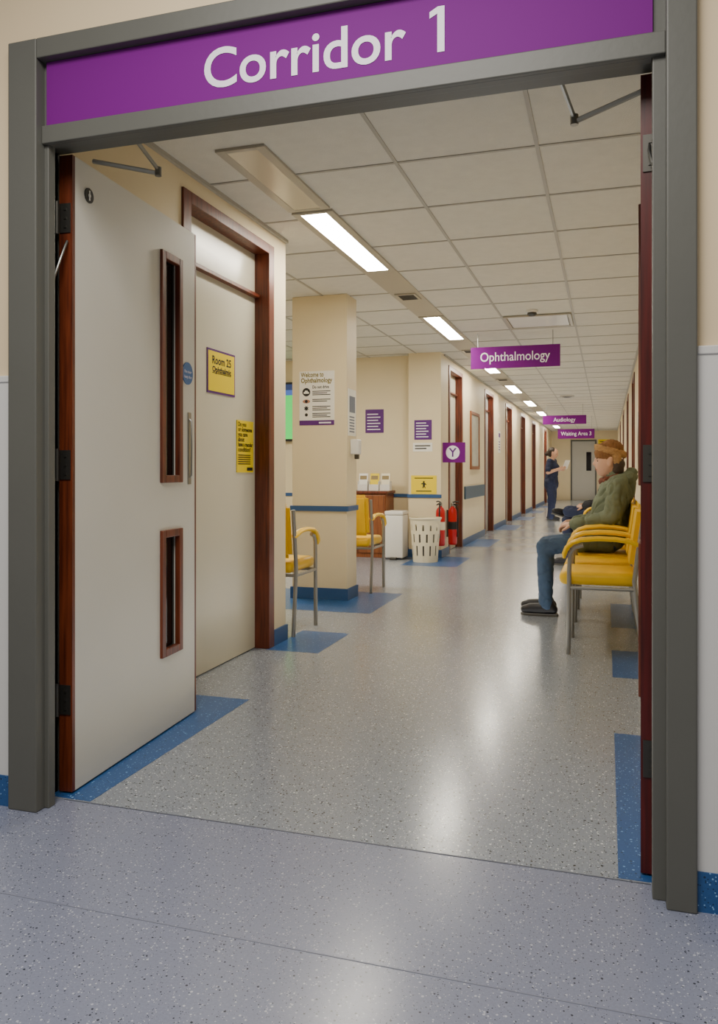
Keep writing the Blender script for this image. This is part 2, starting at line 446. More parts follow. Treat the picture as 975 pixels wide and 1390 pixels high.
obj('leaf', BX((-.41, .41, -.02, 0, .005, 2.2)), LEAF3, e)
obj('glass', BX((.1, .28, -.024, -.02, 1.1, 1.8)), GLASS, e)

# ------------------------------------------------------------------ ceiling fittings
def light(y0, y1, label, mat):
    t = thing('ceiling_light', label, 'ceiling light', ((LX0+LX1)/2, y0, H), 0, 'strip lights along the left of the corridor ceiling')
    L = y1-y0; w = (LX1-LX0)/2
    obj('housing', BX((-w, -.078, 0, L, -.014, 0), (.078, w, 0, L, -.014, 0), (-.078, .078, 0, .03, -.014, 0), (-.078, .078, L-.03, L, -.014, 0)), HOUS, t, bevel=.002)
    obj('diffuser', BX((-.078, .078, .03, L-.03, -.012, -.001)), mat, t)
    return t
starts = [4.30 + 3.25*i for i in range(8)]
lb = ['nearest lit ceiling strip light, beyond the unlit panel above the Room 25 door', 'second lit ceiling strip light, just left of the Ophthalmology sign',
      'third lit ceiling strip light, right behind the Ophthalmology sign', 'fourth lit ceiling strip light, between the Ophthalmology and Audiology signs']
light(3.35, 4.26, 'unlit ceiling panel light nearest the doorway, above the Room 25 door', UNLIT)
for i, s in enumerate(starts):
    light(s, s+1.42, lb[i] if i < 4 else ['small lit strip light fifth from the doorway', 'small lit strip light sixth from the doorway', 'small lit strip light seventh from the doorway', 'farthest lit strip light at the corridor end'][i-4], LIT)
    y1 = min(s+3.22, YE)
    struct('trim_%d' % n, BX((LX0, LX1, s+1.44, y1, H-.008, H)), HOUS); n += 1
    if i < 3:
        v = thing('ceiling_vent', ['small dark vent between the first and second lit strip lights', 'small dark vent between the second and third lit strip lights', 'small dark vent past the third lit strip light'][i], 'vent', (-1.625, s+2.33, H-.008))
        obj('frame', BX((-.09, .09, -.12, -.10, -.01, 0), (-.09, .09, .10, .12, -.01, 0), (-.09, -.07, -.10, .10, -.01, 0), (.07, .09, -.10, .10, -.01, 0)), HOUS, v)
        obj('grille', BX((-.07, .07, -.10, .10, -.003, 0), *[(-.07, .07, -.09+q*.03, -.078+q*.03, -.008, -.003) for q in range(7)]), VENTM, v)
t = thing('ceiling_access_panel', 'pale square air panel set among the ceiling tiles beside the smoke detector', 'vent', (-.643, 8.10, H-.005))
obj('frame', BX((-.32, .32, -.32, -.29, -.014, 0), (-.32, .32, .29, .32, -.014, 0), (-.32, -.29, -.29, .29, -.014, 0), (.29, .32, -.29, .29, -.014, 0)), HOUS, t, bevel=.003)
obj('plate', BX((-.28, .28, -.28, .28, -.010, 0)), WPLAST, t)
t = thing('smoke_detector', 'round smoke detector with dark base on the ceiling in front of the square air panel', 'smoke detector', (-.667, 7.58, H))
obj('base', lathe(bmesh.new(), [(.055, 0), (.055, -.02), (.045, -.024)]), WPLAST, t, smooth=True)
obj('sensor', lathe(bmesh.new(), [(.042, -.024), (.045, -.04), (.025, -.055), (.004, -.057)]), DKSTEEL, t, smooth=True)
t = thing('ceiling_speaker', 'small round ceiling speaker above the middle of the corridor, near the Audiology sign', 'speaker', (-.76, 16.5, H))
obj('rim', lathe(bmesh.new(), [(.14, 0), (.14, -.012), (.11, -.016)]), HOUS, t, smooth=True)
obj('grille', lathe(bmesh.new(), [(.11, -.012), (.06, -.03), (.004, -.034)]), VENTM, t, smooth=True)

# ------------------------------------------------------------------ signs
t = thing('door_sign', 'long purple sign reading Corridor 1 above the double door', 'sign', (-.8115, 2.172, 2.220))
obj('board', BX((-.9235, .9235, -.010, 0, 0, .203)), PURPLE, t)
letters(t, [('Corridor', -.0385, .036, .168, 'CENTER', .628)], WHITE, y=-.0115, off=.002,
        polys=[[(.3850,.035),(.3850,.161),(.366,.161),(.3430,.149),(.3430,.131),(.3650,.142),(.3650,.035)]])

def hang(label, text, x, y, z0, w, h, tw, size, zt):
    t = thing('hanging_sign', label, 'sign', (x, y, z0), 0)
    obj('board', BX((-w/2, w/2, -.008, .008, 0, h)), PURPLE, t, bevel=.002)
    letters(t, [(text, 0, zt, size, 'CENTER', tw)], WHITE, y=-.0095, off=.0008)
    for sx in (-1, 1):
        bm = bmesh.new(); tube(bm, [(sx*w*.42, 0, h), (sx*w*.42, 0, H-z0)], .0035, 6); obj('wire', bm, STEEL, t)
    return t
hang('purple hanging sign reading Ophthalmology, nearest of the ceiling signs', 'Ophthalmology', -.945, 8.68, 2.21, .95, .235, .74, .138, .078)
hang('small purple hanging sign reading Audiology', 'Audiology', -.91, 18.5, 2.15, .95, .2, .48, .13, .06)
hang('far purple hanging sign reading Waiting Area 3', 'Waiting Area 3', -.80, 22.5, 1.98, .97, .26, .80, .15, .085)

t = thing('projecting_sign', 'small purple sign with a letter Y in a white circle beside the extinguishers', 'sign', (-1.855, 10.02, 1.205))
obj('board', BX((-.145, .145, -.006, .006, 0, .255)), PURPLE, t, bevel=.002)
bm = bmesh.new(); disc_y(bm, -.015, .1275, .088, -.0075, -.006); obj('white_disc', bm, WHITE, t)
bm = bmesh.new(); text_into(bm, 'Y', -.015, .075, .155, -.009, 'CENTER', None, .003)
me = bpy.data.meshes.new('lettering'); bm.to_mesh(me); bm.free(); me.materials.append(PURT); o = bpy.data.objects.new('lettering', me); C.objects.link(o); o.parent = t

t = poster('door_sign', 'yellow Room 25 sign with purple edge on the white door', 'sign', (XL-.085, 4.067, 1.53), R(90), .34, .245, YELP, border=PURT, bw=.012)
letters(t, [('Room 25', 0, .165, .062, 'CENTER', .23), ('Ophthalmic', 0, .120, .044, 'CENTER', .23)], DARKTX, y=-.0058, bars=[(-.115, .115, .112, .116)], off=.0016)
t = poster('notice', 'tall yellow notice about a macular condition, below the Room 25 sign', 'notice', (XL-.085, 4.375, 1.09), R(90), .225, .31, YELP)
letters(t, [('Do you', -.10, .275, .036, 'LEFT'), ('or someone', -.10, .245, .036, 'LEFT', .19), ('you care', -.10, .215, .036, 'LEFT'), ('about', -.10, .185, .036, 'LEFT'),
            ('have a macular', -.10, .155, .036, 'LEFT', .2), ('condition?', -.10, .125, .036, 'LEFT', .17)], DARKTX, y=-.0058, off=.0012,
        bars=[(-.1, .07, .1-i*.013, .106-i*.013) for i in range(5)] + [(.02, .1, .01, .03)])

# pillar poster
t = poster('poster', 'white Welcome to Ophthalmology poster with icons on the pillar front', 'poster', (-2.371, 6.40, 1.49), 0, .318, .463, WPAPER)
letters(t, [('Welcome to', -.145, .415, .056, 'LEFT', .21), ('Ophthalmology', -.145, .366, .056, 'LEFT', .285)], OLIVT, y=-.0058, name='heading', off=.0016)
bars = []
for (z, k_) in ((.275, 3), (.205, 2), (.145, 3), (.085, 3)):
    for q in range(k_): bars.append((-.04, .125-.03*(q % 2), z+.012-q*.015, z+.019-q*.015))
letters(t, [('Do not drive', -.04, .315, .036, 'LEFT', .15)], DARKTX, y=-.0058, bars=bars, off=.001)
ci = obj('car_icon', disc_y(bmesh.new(), -.095, .285, .036, -.0058, -.005), DARKTX, t)
letters(ci, [], WPAPER, y=-.0062, name='car_mark', polys=[[(-.119,.272),(-.071,.272),(-.071,.286),(-.080,.288),(-.085,.299),(-.105,.299),(-.110,.288),(-.119,.286)]])
bm = bmesh.new(); lathe(bm, [(.034, 0), (.034, .0009)], n=20, sy=.5); bmesh.ops.transform(bm, matrix=Matrix.Translation((-.095, -.005, .205)) @ Matrix.Rotation(R(90), 4, 'X'), verts=bm.verts[:])
ei = obj('eye_icon', bm, EYEP, t)
obj('pupil', disc_y(bmesh.new(), -.095, .205, .013, -.0066, -.0059), DARKTX, ei)
star = [(-.095+(.026 if q % 2 else .014)*math.cos(q*math.pi/8), .145+(.026 if q % 2 else .014)*math.sin(q*math.pi/8)) for q in range(16)]
letters(t, [], DARKTX, y=-.0058, name='sun_icon', polys=[star])
obj('dot_icon', disc_y(bmesh.new(), -.095, .09, .014, -.0058, -.005), DARKTX, t)
obj('footer_band', BX((-.159, .159, -.0058, -.005, 0, .042)), PURT, t)
letters(t, [], WHITE, y=-.0062, bars=[(.02, .13, .014, .027)], name='footer_mark')

# pillar side papers and dispenser
t = poster('notice', 'white sheet with a picture pinned on the right side of the pillar', 'notice', (-2.10, 6.53, 1.40), R(90), .21, .40, WPAPER)
letters(t, [], M('grey_ink', '#6d7484', .6), y=-.0058, bars=[(-.08, .08, .2, .34), *[(-.08, .06, .03+i*.025, .042+i*.025) for i in range(6)]])
t = thing('soap_dispenser', 'small white dispenser on the side of the pillar', 'dispenser', (-2.10, 6.53, 1.20), R(90))
obj('body', BX((-.05, .05, -.075, 0, .04, .17)), WPLAST, t, bevel=.012, seg=3, smooth=True)
obj('nozzle', BX((-.02, .02, -.065, -.03, 0, .05)), DKSTEEL, t, bevel=.005)

# alcove notices
t = poster('notice', 'purple notice with white text on the back wall of the waiting alcove', 'notice', (-2.93, 10.1, 1.60), 0, .25, .31, PURT)
letters(t, [], WHITE, y=-.0058, bars=[(-.1, .08-.03*(i % 2), .04+i*.04, .052+i*.04) for i in range(6)])
t = poster('notice', 'purple and white notice on the pier above the white card', 'notice', (-2.23, 9.9, 1.495), 0, .225, .25, PURT)
letters(t, [], WHITE, y=-.0058, bars=[(-.09, .07-.03*(i % 2), .03+i*.035, .042+i*.035) for i in range(6)])
t = poster('notice', 'small white card on the pier under the purple notice', 'notice', (-2.235, 9.9, 1.345), 0, .25, .11, WPAPER)
letters(t, [], DARKTX, y=-.0058, bars=[(-.1, .1, .065, .08), (-.1, .05, .03, .045)])
t = poster('notice', 'bright yellow notice with a black figure on the pier over the cream bin', 'notice', (-2.22, 9.9, .805), 0, .33, .235, YELP)
fg = [(.028,.142),(.048,.118),(.043,.108),(.022,.120),(.020,.09),(.035,.06),(.022,.055),(.006,.082),(-.01,.055),(-.024,.06),(-.014,.095),(-.016,.125),(-.045,.122),(-.047,.135),(-.015,.146),(-.012,.150),(-.016,.165),(-.006,.180),(.010,.180),(.018,.165),(.012,.150)]
letters(t, [], DARKTX, y=-.0058, name='figure_mark', polys=[[(a*.75, .03+b*.75) for a, b in fg]])
letters(t, [], DARKTX, y=-.0058, bars=[(-.12, .12, .195, .207), (-.1, .1, .03, .042)])
t = thing('picture', 'framed picture with wooden frame on the left corridor wall past the extinguishers', 'picture', (XL, 12.55, 1.12), R(90))
obj('frame', BX((-.42, -.37, -.025, 0, 0, .9), (.37, .42, -.025, 0, 0, .9), (-.37, .37, -.025, 0, 0, .05), (-.37, .37, -.025, 0, .85, .9)), COUNTER, t, bevel=.004)
obj('print', BX((-.37, .37, -.012, 0, .05, .85)), ARTP, t)
t = poster('notice', 'small yellow notice on the end wall right of the far door', 'notice', (-.10, YE, 1.97), 0, .42, .30, YELP)
letters(t, [], DARKTX, y=-.0058, bars=[(-.15, .15, .2, .23), (-.15, .1, .12, .15), (-.15, .12, .05, .08)])
t = poster('notice', 'small white and purple sheet on the corridor wall between far left doors', 'notice', (XL, 15.6, 1.45), R(90), .3, .42, WPAPER)
letters(t, [], PURT, y=-.0058, bars=[(-.12, .12, .3, .38), *[(-.12, .08, .05+i*.05, .07+i*.05) for i in range(4)]])

# television
t = thing('television', 'wall-mounted television showing a green pitch, glimpsed left of the pillar', 'television', (-4.55, 10.1, 1.50))
obj('casing', BX((-.64, .64, -.09, -.03, 0, .80)), BLACK, t, bevel=.01)
obj('wall_bracket', BX((-.2, .2, -.03, 0, .3, .5)), DKSTEEL, t)
m = emis('screen_picture', '#2fa84a', 1.6)
nt = m.node_tree; b = nt.nodes['Principled BSDF']; tc = nt.nodes.new('ShaderNodeTexCoord'); sp = nt.nodes.new('ShaderNodeSeparateXYZ')
nt.links.new(tc.outputs['Object'], sp.inputs[0]); cr = nt.nodes.new('ShaderNodeValToRGB'); cr.color_ramp.interpolation = 'CONSTANT'
cr.color_ramp.elements[0].color = lin('#2fb04a'); cr.color_ramp.elements[1].position = .62; cr.color_ramp.elements[1].color = lin('#35508c')
e3 = cr.color_ramp.elements.new(.69); e3.color = lin('#1c2a4c')
nt.links.new(sp.outputs['Z'], cr.inputs['Fac']); nt.links.new(cr.outputs['Color'], b.inputs['Emission Color']); nt.links.new(cr.outputs['Color'], b.inputs['Base Color'])
obj('screen', BX((-.615, .615, -.094, -.09, .03, .77)), m, t)

# ------------------------------------------------------------------ chairs (local: faces -x)
def make_chair(label, loc, rz):
    t = thing('waiting_chair', label, 'chair', loc, rz, 'yellow waiting room chairs')
    bm = BX((-.275, .17, -.225, .225, .412, .492))
    obj('seat', bm, YEL, t, bevel=.032, seg=4, smooth=True)
    bm = BX((-.032, .032, -.225, .225, 0, .37))
    bmesh.ops.bevel(bm, geom=bm.edges[:], offset=.028, segments=4, affect='EDGES', clamp_overlap=True)
    bmesh.ops.transform(bm, matrix=Matrix.Translation((.155, 0, .515)) @ Matrix.Rotation(R(8), 4, 'Y'), verts=bm.verts[:])
    obj('backrest', bm, YEL, t, smooth=True)
    for s in (-1, 1):
        y = s*.25
        bm = bmesh.new(); tube(bm, [(-.220, y, 0), (-.217, y, .2), (-.215, y, .50), (-.210, y, .60), (-.185, y, .64), (-.135, y, .655)], .0135, 10)
        obj('leg', bm, LEGM, t, smooth=True)
        bm = bmesh.new(); tube(bm, [(.205, y, 0), (.175, y, .25), (.155, y, .45), (.172, y, .60), (.208, y, .84)], .0135, 10)
        obj('leg', bm, LEGM, t, smooth=True)
        bm = bmesh.new(); flat_sweep(bm, [(-.245, .575), (-.243, .60), (-.229, .638), (-.195, .670), (-.145, .688), (-.05, .697), (.05, .695), (.12, .685), (.17, .668), (.19, .655)], y, .026, .015)
        obj('armrest', bm, YEL, t, smooth=True)
    bm = bmesh.new()
    tube(bm, [(-.215, -.25, .40), (-.215, .25, .40)], .011, 8); tube(bm, [(.16, -.25, .40), (.16, .25, .40)], .011, 8)
    for s in (-1, 1): tube(bm, [(-.215, s*.25, .40), (.16, s*.25, .40)], .011, 8)
    obj('seat_rail', bm, LEGM, t, smooth=True)
    return t
ch = make_chair('nearest empty yellow chair against the right wall', (0, 5.18, 0), 0)
dup(ch, (0, 5.735, 0), 0, 'empty yellow chair on the right between the nearest chair and the man in the hat')
dup(ch, (0, 6.29, 0), 0, 'yellow chair under the seated man in the green parka')
dup(ch, (0, 6.86, 0), 0, 'yellow chair hidden just beyond the man in the green parka')
dup(ch, (0, 9.5, 0), 0, 'yellow chair under the second seated person in dark clothes')
dup(ch, (-2.23, 5.10, 0), R(-90), 'yellow chair just past the Room 25 door, in front of the pillar')
dup(ch, (-2.265, 7.03, 0), R(-90), 'yellow chair behind the pillar in the alcove')

# ------------------------------------------------------------------ alcove furniture
t = thing('cabinet', 'low brown wooden cabinet against the back wall of the alcove', 'cabinet', (-3.02, 9.87, 0))
obj('body', BX((-.36, .36, -.19, .20, .0, .81)), COUNTER, t, bevel=.004)
obj('top', BX((-.38, .38, -.215, .205, .81, .845)), WOOD, t, bevel=.005)
for s in (-1, 1):
    dd = obj('door', BX((s*.01, s*.35, -.208, -.19, .06, .79)), COUNTER, t, bevel=.004)
    bm = bmesh.new(); tube(bm, [(s*.04, -.208, .5), (s*.04, -.23, .5), (s*.04, -.23, .4), (s*.04, -.208, .4)], .006, 8); obj('handle', bm, STEEL, dd, smooth=True)
def leaflet(x, m, label):
    t = thing('leaflet_holder', label, 'leaflet holder', (x, 9.83, .845), 0, 'leaflet holders on the cabinet')
    bm = BX((-.065, .065, -.05, .06, 0, .012), (-.065, .065, -.05, -.045, .012, .08), (-.065, -.06, -.045, .06, .012, .12), (.06, .065, -.045, .06, .012, .12))
    obj('holder', bm, WPLAST, t)
    bm = BX((-.058, .058, -.006, .006, 0, .21)); bmesh.ops.transform(bm, matrix=Matrix.Translation((0, -.03, .014)) @ Matrix.Rotation(R(-12), 4, 'X'), verts=bm.verts[:])
    lf = obj('leaflets', bm, m, t)
    bm = BX((-.045, .045, -.008, -.006, .13, .18))
    bmesh.ops.transform(bm, matrix=Matrix.Translation((0, -.03, .014)) @ Matrix.Rotation(R(-12), 4, 'X'), verts=bm.verts[:])
    obj('print', bm, INKP, lf)
leaflet(-3.0, WPAPER, 'leftmost leaflet holder in view on the wooden cabinet, white leaflets')
leaflet(-2.85, YELP, 'middle leaflet holder on the wooden cabinet, yellow leaflets')
leaflet(-2.705, CREAMP, 'rightmost leaflet holder on the wooden cabinet, cream leaflets')

t = thing('pedal_bin', 'white boxy pedal bin between the cabinet and the cream slotted bin', 'bin', (-2.515, 9.66, 0))
obj('body', BX((-.115, .115, -.14, .14, .02, .55)), WPLAST, t, bevel=.015, seg=3, smooth=True)
obj('lid', BX((-.12, .12, -.147, .145, .55, .60)), WPLAST, t, bevel=.014, seg=3, smooth=True)
obj('pedal', BX((-.04, .04, -.19, -.12, .0, .03)), DKSTEEL, t, bevel=.004)

t = thing('laundry_bin', 'cream plastic slotted bin standing in front of the pier', 'bin', (-2.10, 9.45, 0))
bm = bmesh.new(); N = 48
prof = [(.145, .004), (.15, .0)] + [(.15 + .035*i/26, .02*i) for i in range(1, 26)] + [(.192, .515), (.2, .525), (.198, .535), (.186, .535)]
rings = [[bm.verts.new((r*math.cos(2*math.pi*k/N), r*math.sin(2*math.pi*k/N), z)) for k in range(N)] for r, z in prof]
for i, (a, b) in enumerate(zip(rings, rings[1:])):
    z = prof[i][1]
    for q in range(N):
        row = 0 if .07 < z < .19 else 1 if .23 < z < .33 else 2 if .37 < z < .45 else None
        if row is not None and (q + 2*row) % 4 == 0: continue
        bm.faces.new((a[q], a[(q+1) % N], b[(q+1) % N], b[q]))
bm.faces.new(rings[0][::-1])
o = obj('shell', bm, CREAMP, t)
md = o.modifiers.new('Solidify', 'SOLIDIFY'); md.thickness = .006; md.offset = -1
lathe(bm := bmesh.new(), [(.12, .008), (.135, .012), (.155, .40), (.12, .43)], n=24)
obj('liner_bag', bm, M('grey_bag', '#6a665c', .7, bump=.4, bscale=20), t, smooth=True)

def extinguisher(loc, label, band, rz=0):
    t = thing('fire_extinguisher', label, 'fire extinguisher', loc, rz, 'fire extinguishers by the pier')
    obj('cylinder', lathe(bmesh.new(), [(.048, 0), (.056, .01), (.058, .03), (.058, .40), (.054, .44), (.04, .47), (.022, .485), (.020, .50)], n=24), RED, t, smooth=True)
    obj('label_band', lathe(bmesh.new(), [(.0586, .2), (.0586, .3)], n=24, cap=False), band, t, smooth=True)
    bm = bmesh.new(); lathe(bm, [(.022, .50), (.024, .515), (.020, .54), (.012, .545)], n=16); obj('valve', bm, STEEL, t, smooth=True)
    bm = bmesh.new(); tube(bm, [(.0, -.0, .545), (.04, -.02, .56), (.09, -.03, .555)], .008, 8); tube(bm, [(.0, 0, .525), (.04, -.02, .525), (.08, -.03, .515)], .008, 8); obj('handle', bm, BLACK, t, smooth=True)
    bm = bmesh.new(); tube(bm, [(.015, .0, .525), (.045, .0, .51), (.068, .0, .45), (.07, .0, .3), (.068, .0, .18), (.067, 0, .1)], [.009, .009, .009, .009, .009, .013], 8); obj('hose', bm, BLACK, t, smooth=True)
    obj('wall_bracket', BX((-.075, -.055, -.02, .02, .1, .45)), DKSTEEL, t)
extinguisher((-1.99, 9.825, .16), 'left red fire extinguisher on the front of the pier, cream band', CREAMP, R(-90))
extinguisher((-1.915, 10.24, .14), 'right red fire extinguisher next to the wooden door frame, black band', BLACK)

# ------------------------------------------------------------------ people
def capsule(bm, p0, p1, r0, r1, flat=(1,1,1), n=14):
    p0, p1 = V(p0), V(p1); ax = p1-p0
    ax = ax.normalized() if ax.length > 1e-6 else V((0,0,1))
    u = ax.orthogonal().normalized(); w = ax.cross(u); mid = (p0+p1)/2
    def put(p):
        d = p-mid; return bm.verts.new(mid + V((d.x*flat[0], d.y*flat[1], d.z*flat[2])))
    rings = []
    for k in range(1, 5):
        a = -math.pi/2 + k*math.pi/8
        rings.append((p0+ax*r0*math.sin(a), r0*math.cos(a)))
    for k in range(0, 4):
        a = k*math.pi/8
        rings.append((p1+ax*r1*math.sin(a), r1*math.cos(a)))
    A = put(p0-ax*r0); B = put(p1+ax*r1)
    rr = [[put(c + (u*math.cos(2*math.pi*j/n) + w*math.sin(2*math.pi*j/n))*r) for j in range(n)] for c, r in rings]
    ring_skin(bm, rr, False)
    for j in range(n):
        bm.faces.new((A, rr[0][(j+1) % n], rr[0][j])); bm.faces.new((B, rr[-1][j], rr[-1][(j+1) % n]))

def fused(name, caps, mat, parent, voxel=.009, it=4, extra=None, fold=None, fuzz=0):
    """voxel-fuse capsules into one skin; fold=(crease depth, swell, frequency xyz) adds cloth creases; fuzz adds pile"""
    bm = bmesh.new()
    for c in caps: capsule(bm, *c)
    if extra: extra(bm)
    bmesh.ops.recalc_face_normals(bm, faces=bm.faces[:])
    me = bpy.data.meshes.new('tmp'); bm.to_mesh(me); bm.free()
    o = bpy.data.objects.new('tmp', me); C.objects.link(o)
    m = o.modifiers.new('r', 'REMESH'); m.mode = 'VOXEL'; m.voxel_size = voxel
    m = o.modifiers.new('s', 'SMOOTH'); m.factor = .5; m.iterations = it
    dg = bpy.context.evaluated_depsgraph_get()
    me2 = bpy.data.meshes.new_from_object(o.evaluated_get(dg))
    bpy.data.objects.remove(o); bpy.data.meshes.remove(me)
    if fold or fuzz:
        nr = [v.normal.copy() for v in me2.vertices]
        for v, nn in zip(me2.vertices, nr):
            d = 0
            if fold:
                dep, sw, (fx, fy, fz) = fold
                c = v.co
                wv = V((noise.noise(c*5), noise.noise(c*5+V((7, 1, 3))), noise.noise(c*5+V((2, 9, 4)))))*.6
                p = V((c.x*fx, c.y*fy, c.z*fz)) + wv
                q = abs(noise.noise(p)); q2 = abs(noise.noise(p*1.9+V((5, 5, 5))))
                d -= dep*max(0, 1-q*3.5)**1.5 + dep*.5*max(0, 1-q2*3.5)**1.5
                d += sw*noise.noise(c*6+V((3, 3, 3)))
            if fuzz: d += fuzz*noise.noise(v.co*70)
            v.co += nn*d
    me2.name = name
    me2.materials.clear(); me2.materials.append(mat)
    for p in me2.polygons: p.use_smooth = True; p.material_index = 0
    o2 = bpy.data.objects.new(name, me2); C.objects.link(o2); o2.parent = parent
    return o2

def head(bm, c, yaw, s=1.0, pitch=0):
    t = bmesh.new(); bmesh.ops.create_icosphere(t, subdivisions=5, radius=1)
    g = lambda a, b, ca, cb, sa, sb: math.exp(-((a-ca)/sa)**2 - ((b-cb)/sb)**2)
    for v in t.verts:
        x, y, z = v.co; f = x > 0
        X, Y, Z = x*.096, y*.076, z*.118
        if z < -.1:
            k = (-z-.1)
            Y *= 1-.22*k
            if x < 0: X *= 1-.45*k
            else: X *= 1+.10*k
        if f:
            X += .020*g(y, z, 0, -.14, .15, .13) + .012*g(y, z, 0, .04, .12, .20)
            X += .006*g(y, z, 0, .24, .5, .10)
            X -= .010*(g(y, z, .36, .07, .17, .12) + g(y, z, -.36, .07, .17, .12))
            X += .007*g(y, z, 0, -.42, .25, .07) + .006*g(y, z, 0, -.53, .22, .06) - .005*g(y, z, 0, -.475, .25, .03)
            X += .016*g(y, z, 0, -.80, .35, .20)
        v.co = V((X, Y, Z))*s
    for sd in (-1, 1):
        capsule(t, V((-.008, sd*.077, -.022))*s, V((-.014, sd*.08, .022))*s, .014*s, .02*s, (1, .55, 1))
    bmesh.ops.transform(t, matrix=Matrix.Translation(c) @ Matrix.Rotation(yaw, 4, 'Z') @ Matrix.Rotation(pitch, 4, 'Y'), verts=t.verts[:])
    me = bpy.data.meshes.new('h'); t.to_mesh(me); t.free(); bm.from_mesh(me); bpy.data.meshes.remove(me)

def face_bits(parent, c, yaw, s=1.0, pitch=0):
    mt = Matrix.Translation(c) @ Matrix.Rotation(yaw, 4, 'Z') @ Matrix.Rotation(pitch, 4, 'Y')
    for sd in (-1, 1):
        bm = bmesh.new(); p = V((.0795, sd*.03, .008))*s; capsule(bm, p+V((0, -.007, 0))*s, p+V((0, .007, 0))*s, .0065*s, .0065*s, (1, 1, .7), 10)
        bmesh.ops.transform(bm, matrix=mt, verts=bm.verts[:]); obj('eye', bm, EYEM, parent, smooth=True)
        bm = bmesh.new(); p = V((.088, sd*.03, .028))*s; capsule(bm, p+V((0, -.014, 0))*s, p+V((-.003, .014, 0))*s, .004*s, .004*s, (1, 1, .7), 8)
        bmesh.ops.transform(bm, matrix=mt, verts=bm.verts[:]); obj('eyebrow', bm, HAIR, parent, smooth=True)
    bm = bmesh.new(); p = V((.092, 0, -.056))*s; capsule(bm, p+V((0, -.018, 0))*s, p+V((0, .018, 0))*s, .006*s, .006*s, (1, 1, .7), 10)
    bmesh.ops.transform(bm, matrix=mt, verts=bm.verts[:]); obj('lips', bm, LIPS, parent, smooth=True)

def hand(bm, w, d, nrm, side, curl=1.0):
    w = V(w); d = V(d).normalized(); nrm = V(nrm); nrm = (nrm - d*nrm.dot(d)).normalized(); b = nrm.cross(d).normalized()
    offs = (-.029, -.010, .010, .029)
    for o_ in offs: capsule(bm, w+b*o_*.5, w+d*.085+b*o_, .016, .0125, n=8)
    for o_, ln in zip(offs if side > 0 else offs[::-1], (.056, .072, .078, .066)):
        p = w+d*.085+b*o_
        a1, a2, a3 = R(22)*curl, R(55)*curl, R(85)*curl
        q = p+(d*math.cos(a1)+nrm*math.sin(a1))*ln*.45
        r = q+(d*math.cos(a2)+nrm*math.sin(a2))*ln*.32
        e_ = r+(d*math.cos(a3)+nrm*math.sin(a3))*ln*.25
        capsule(bm, p, q, .010, .009, n=8); capsule(bm, q, r, .009, .0082, n=8); capsule(bm, r, e_, .0082, .007, n=8)
    p = w+d*.022+b*side*.024
    q = p+(d*.62+b*side*.7+nrm*.3).normalized()*.042
    r = q+(d*.9+b*side*.2+nrm*.35).normalized()*.03
    capsule(bm, p, q, .013, .0105, n=8); capsule(bm, q, r, .0105, .008, n=8)

def shoe(parent, ankle, yaw, L=.27):
    ax, ay = ankle
    mt = Matrix.Translation((ax, ay, 0)) @ Matrix.Rotation(yaw, 4, 'Z')
    caps = [((-.05, 0, .052), (.02, 0, .06), .038, .044), ((.0, 0, .055), (.12, 0, .050), .043, .040), ((.08, 0, .048), (.158, 0, .044), .042, .033), ((-.03, 0, .07), (-.02, 0, .10), .042, .040)]
    o = fused('shoe', caps, SHOE, parent, .007, 4)
    o.matrix_local = mt
    bm = bmesh.new(); pts = [(-.092, .0), (-.082, .028), (-.04, .036), (.05, .034), (.11, .042), (.165, .030), (.19, .0), (.165, -.030), (.11, -.042), (.05, -.034), (-.04, -.036), (-.082, -.028)]
    ring_skin(bm, [[bm.verts.new((x, y, 0)) for x, y in pts], [bm.verts.new((x, y, .018)) for x, y in pts]])
    obj('sole', bm, SOLE, o)
    return o

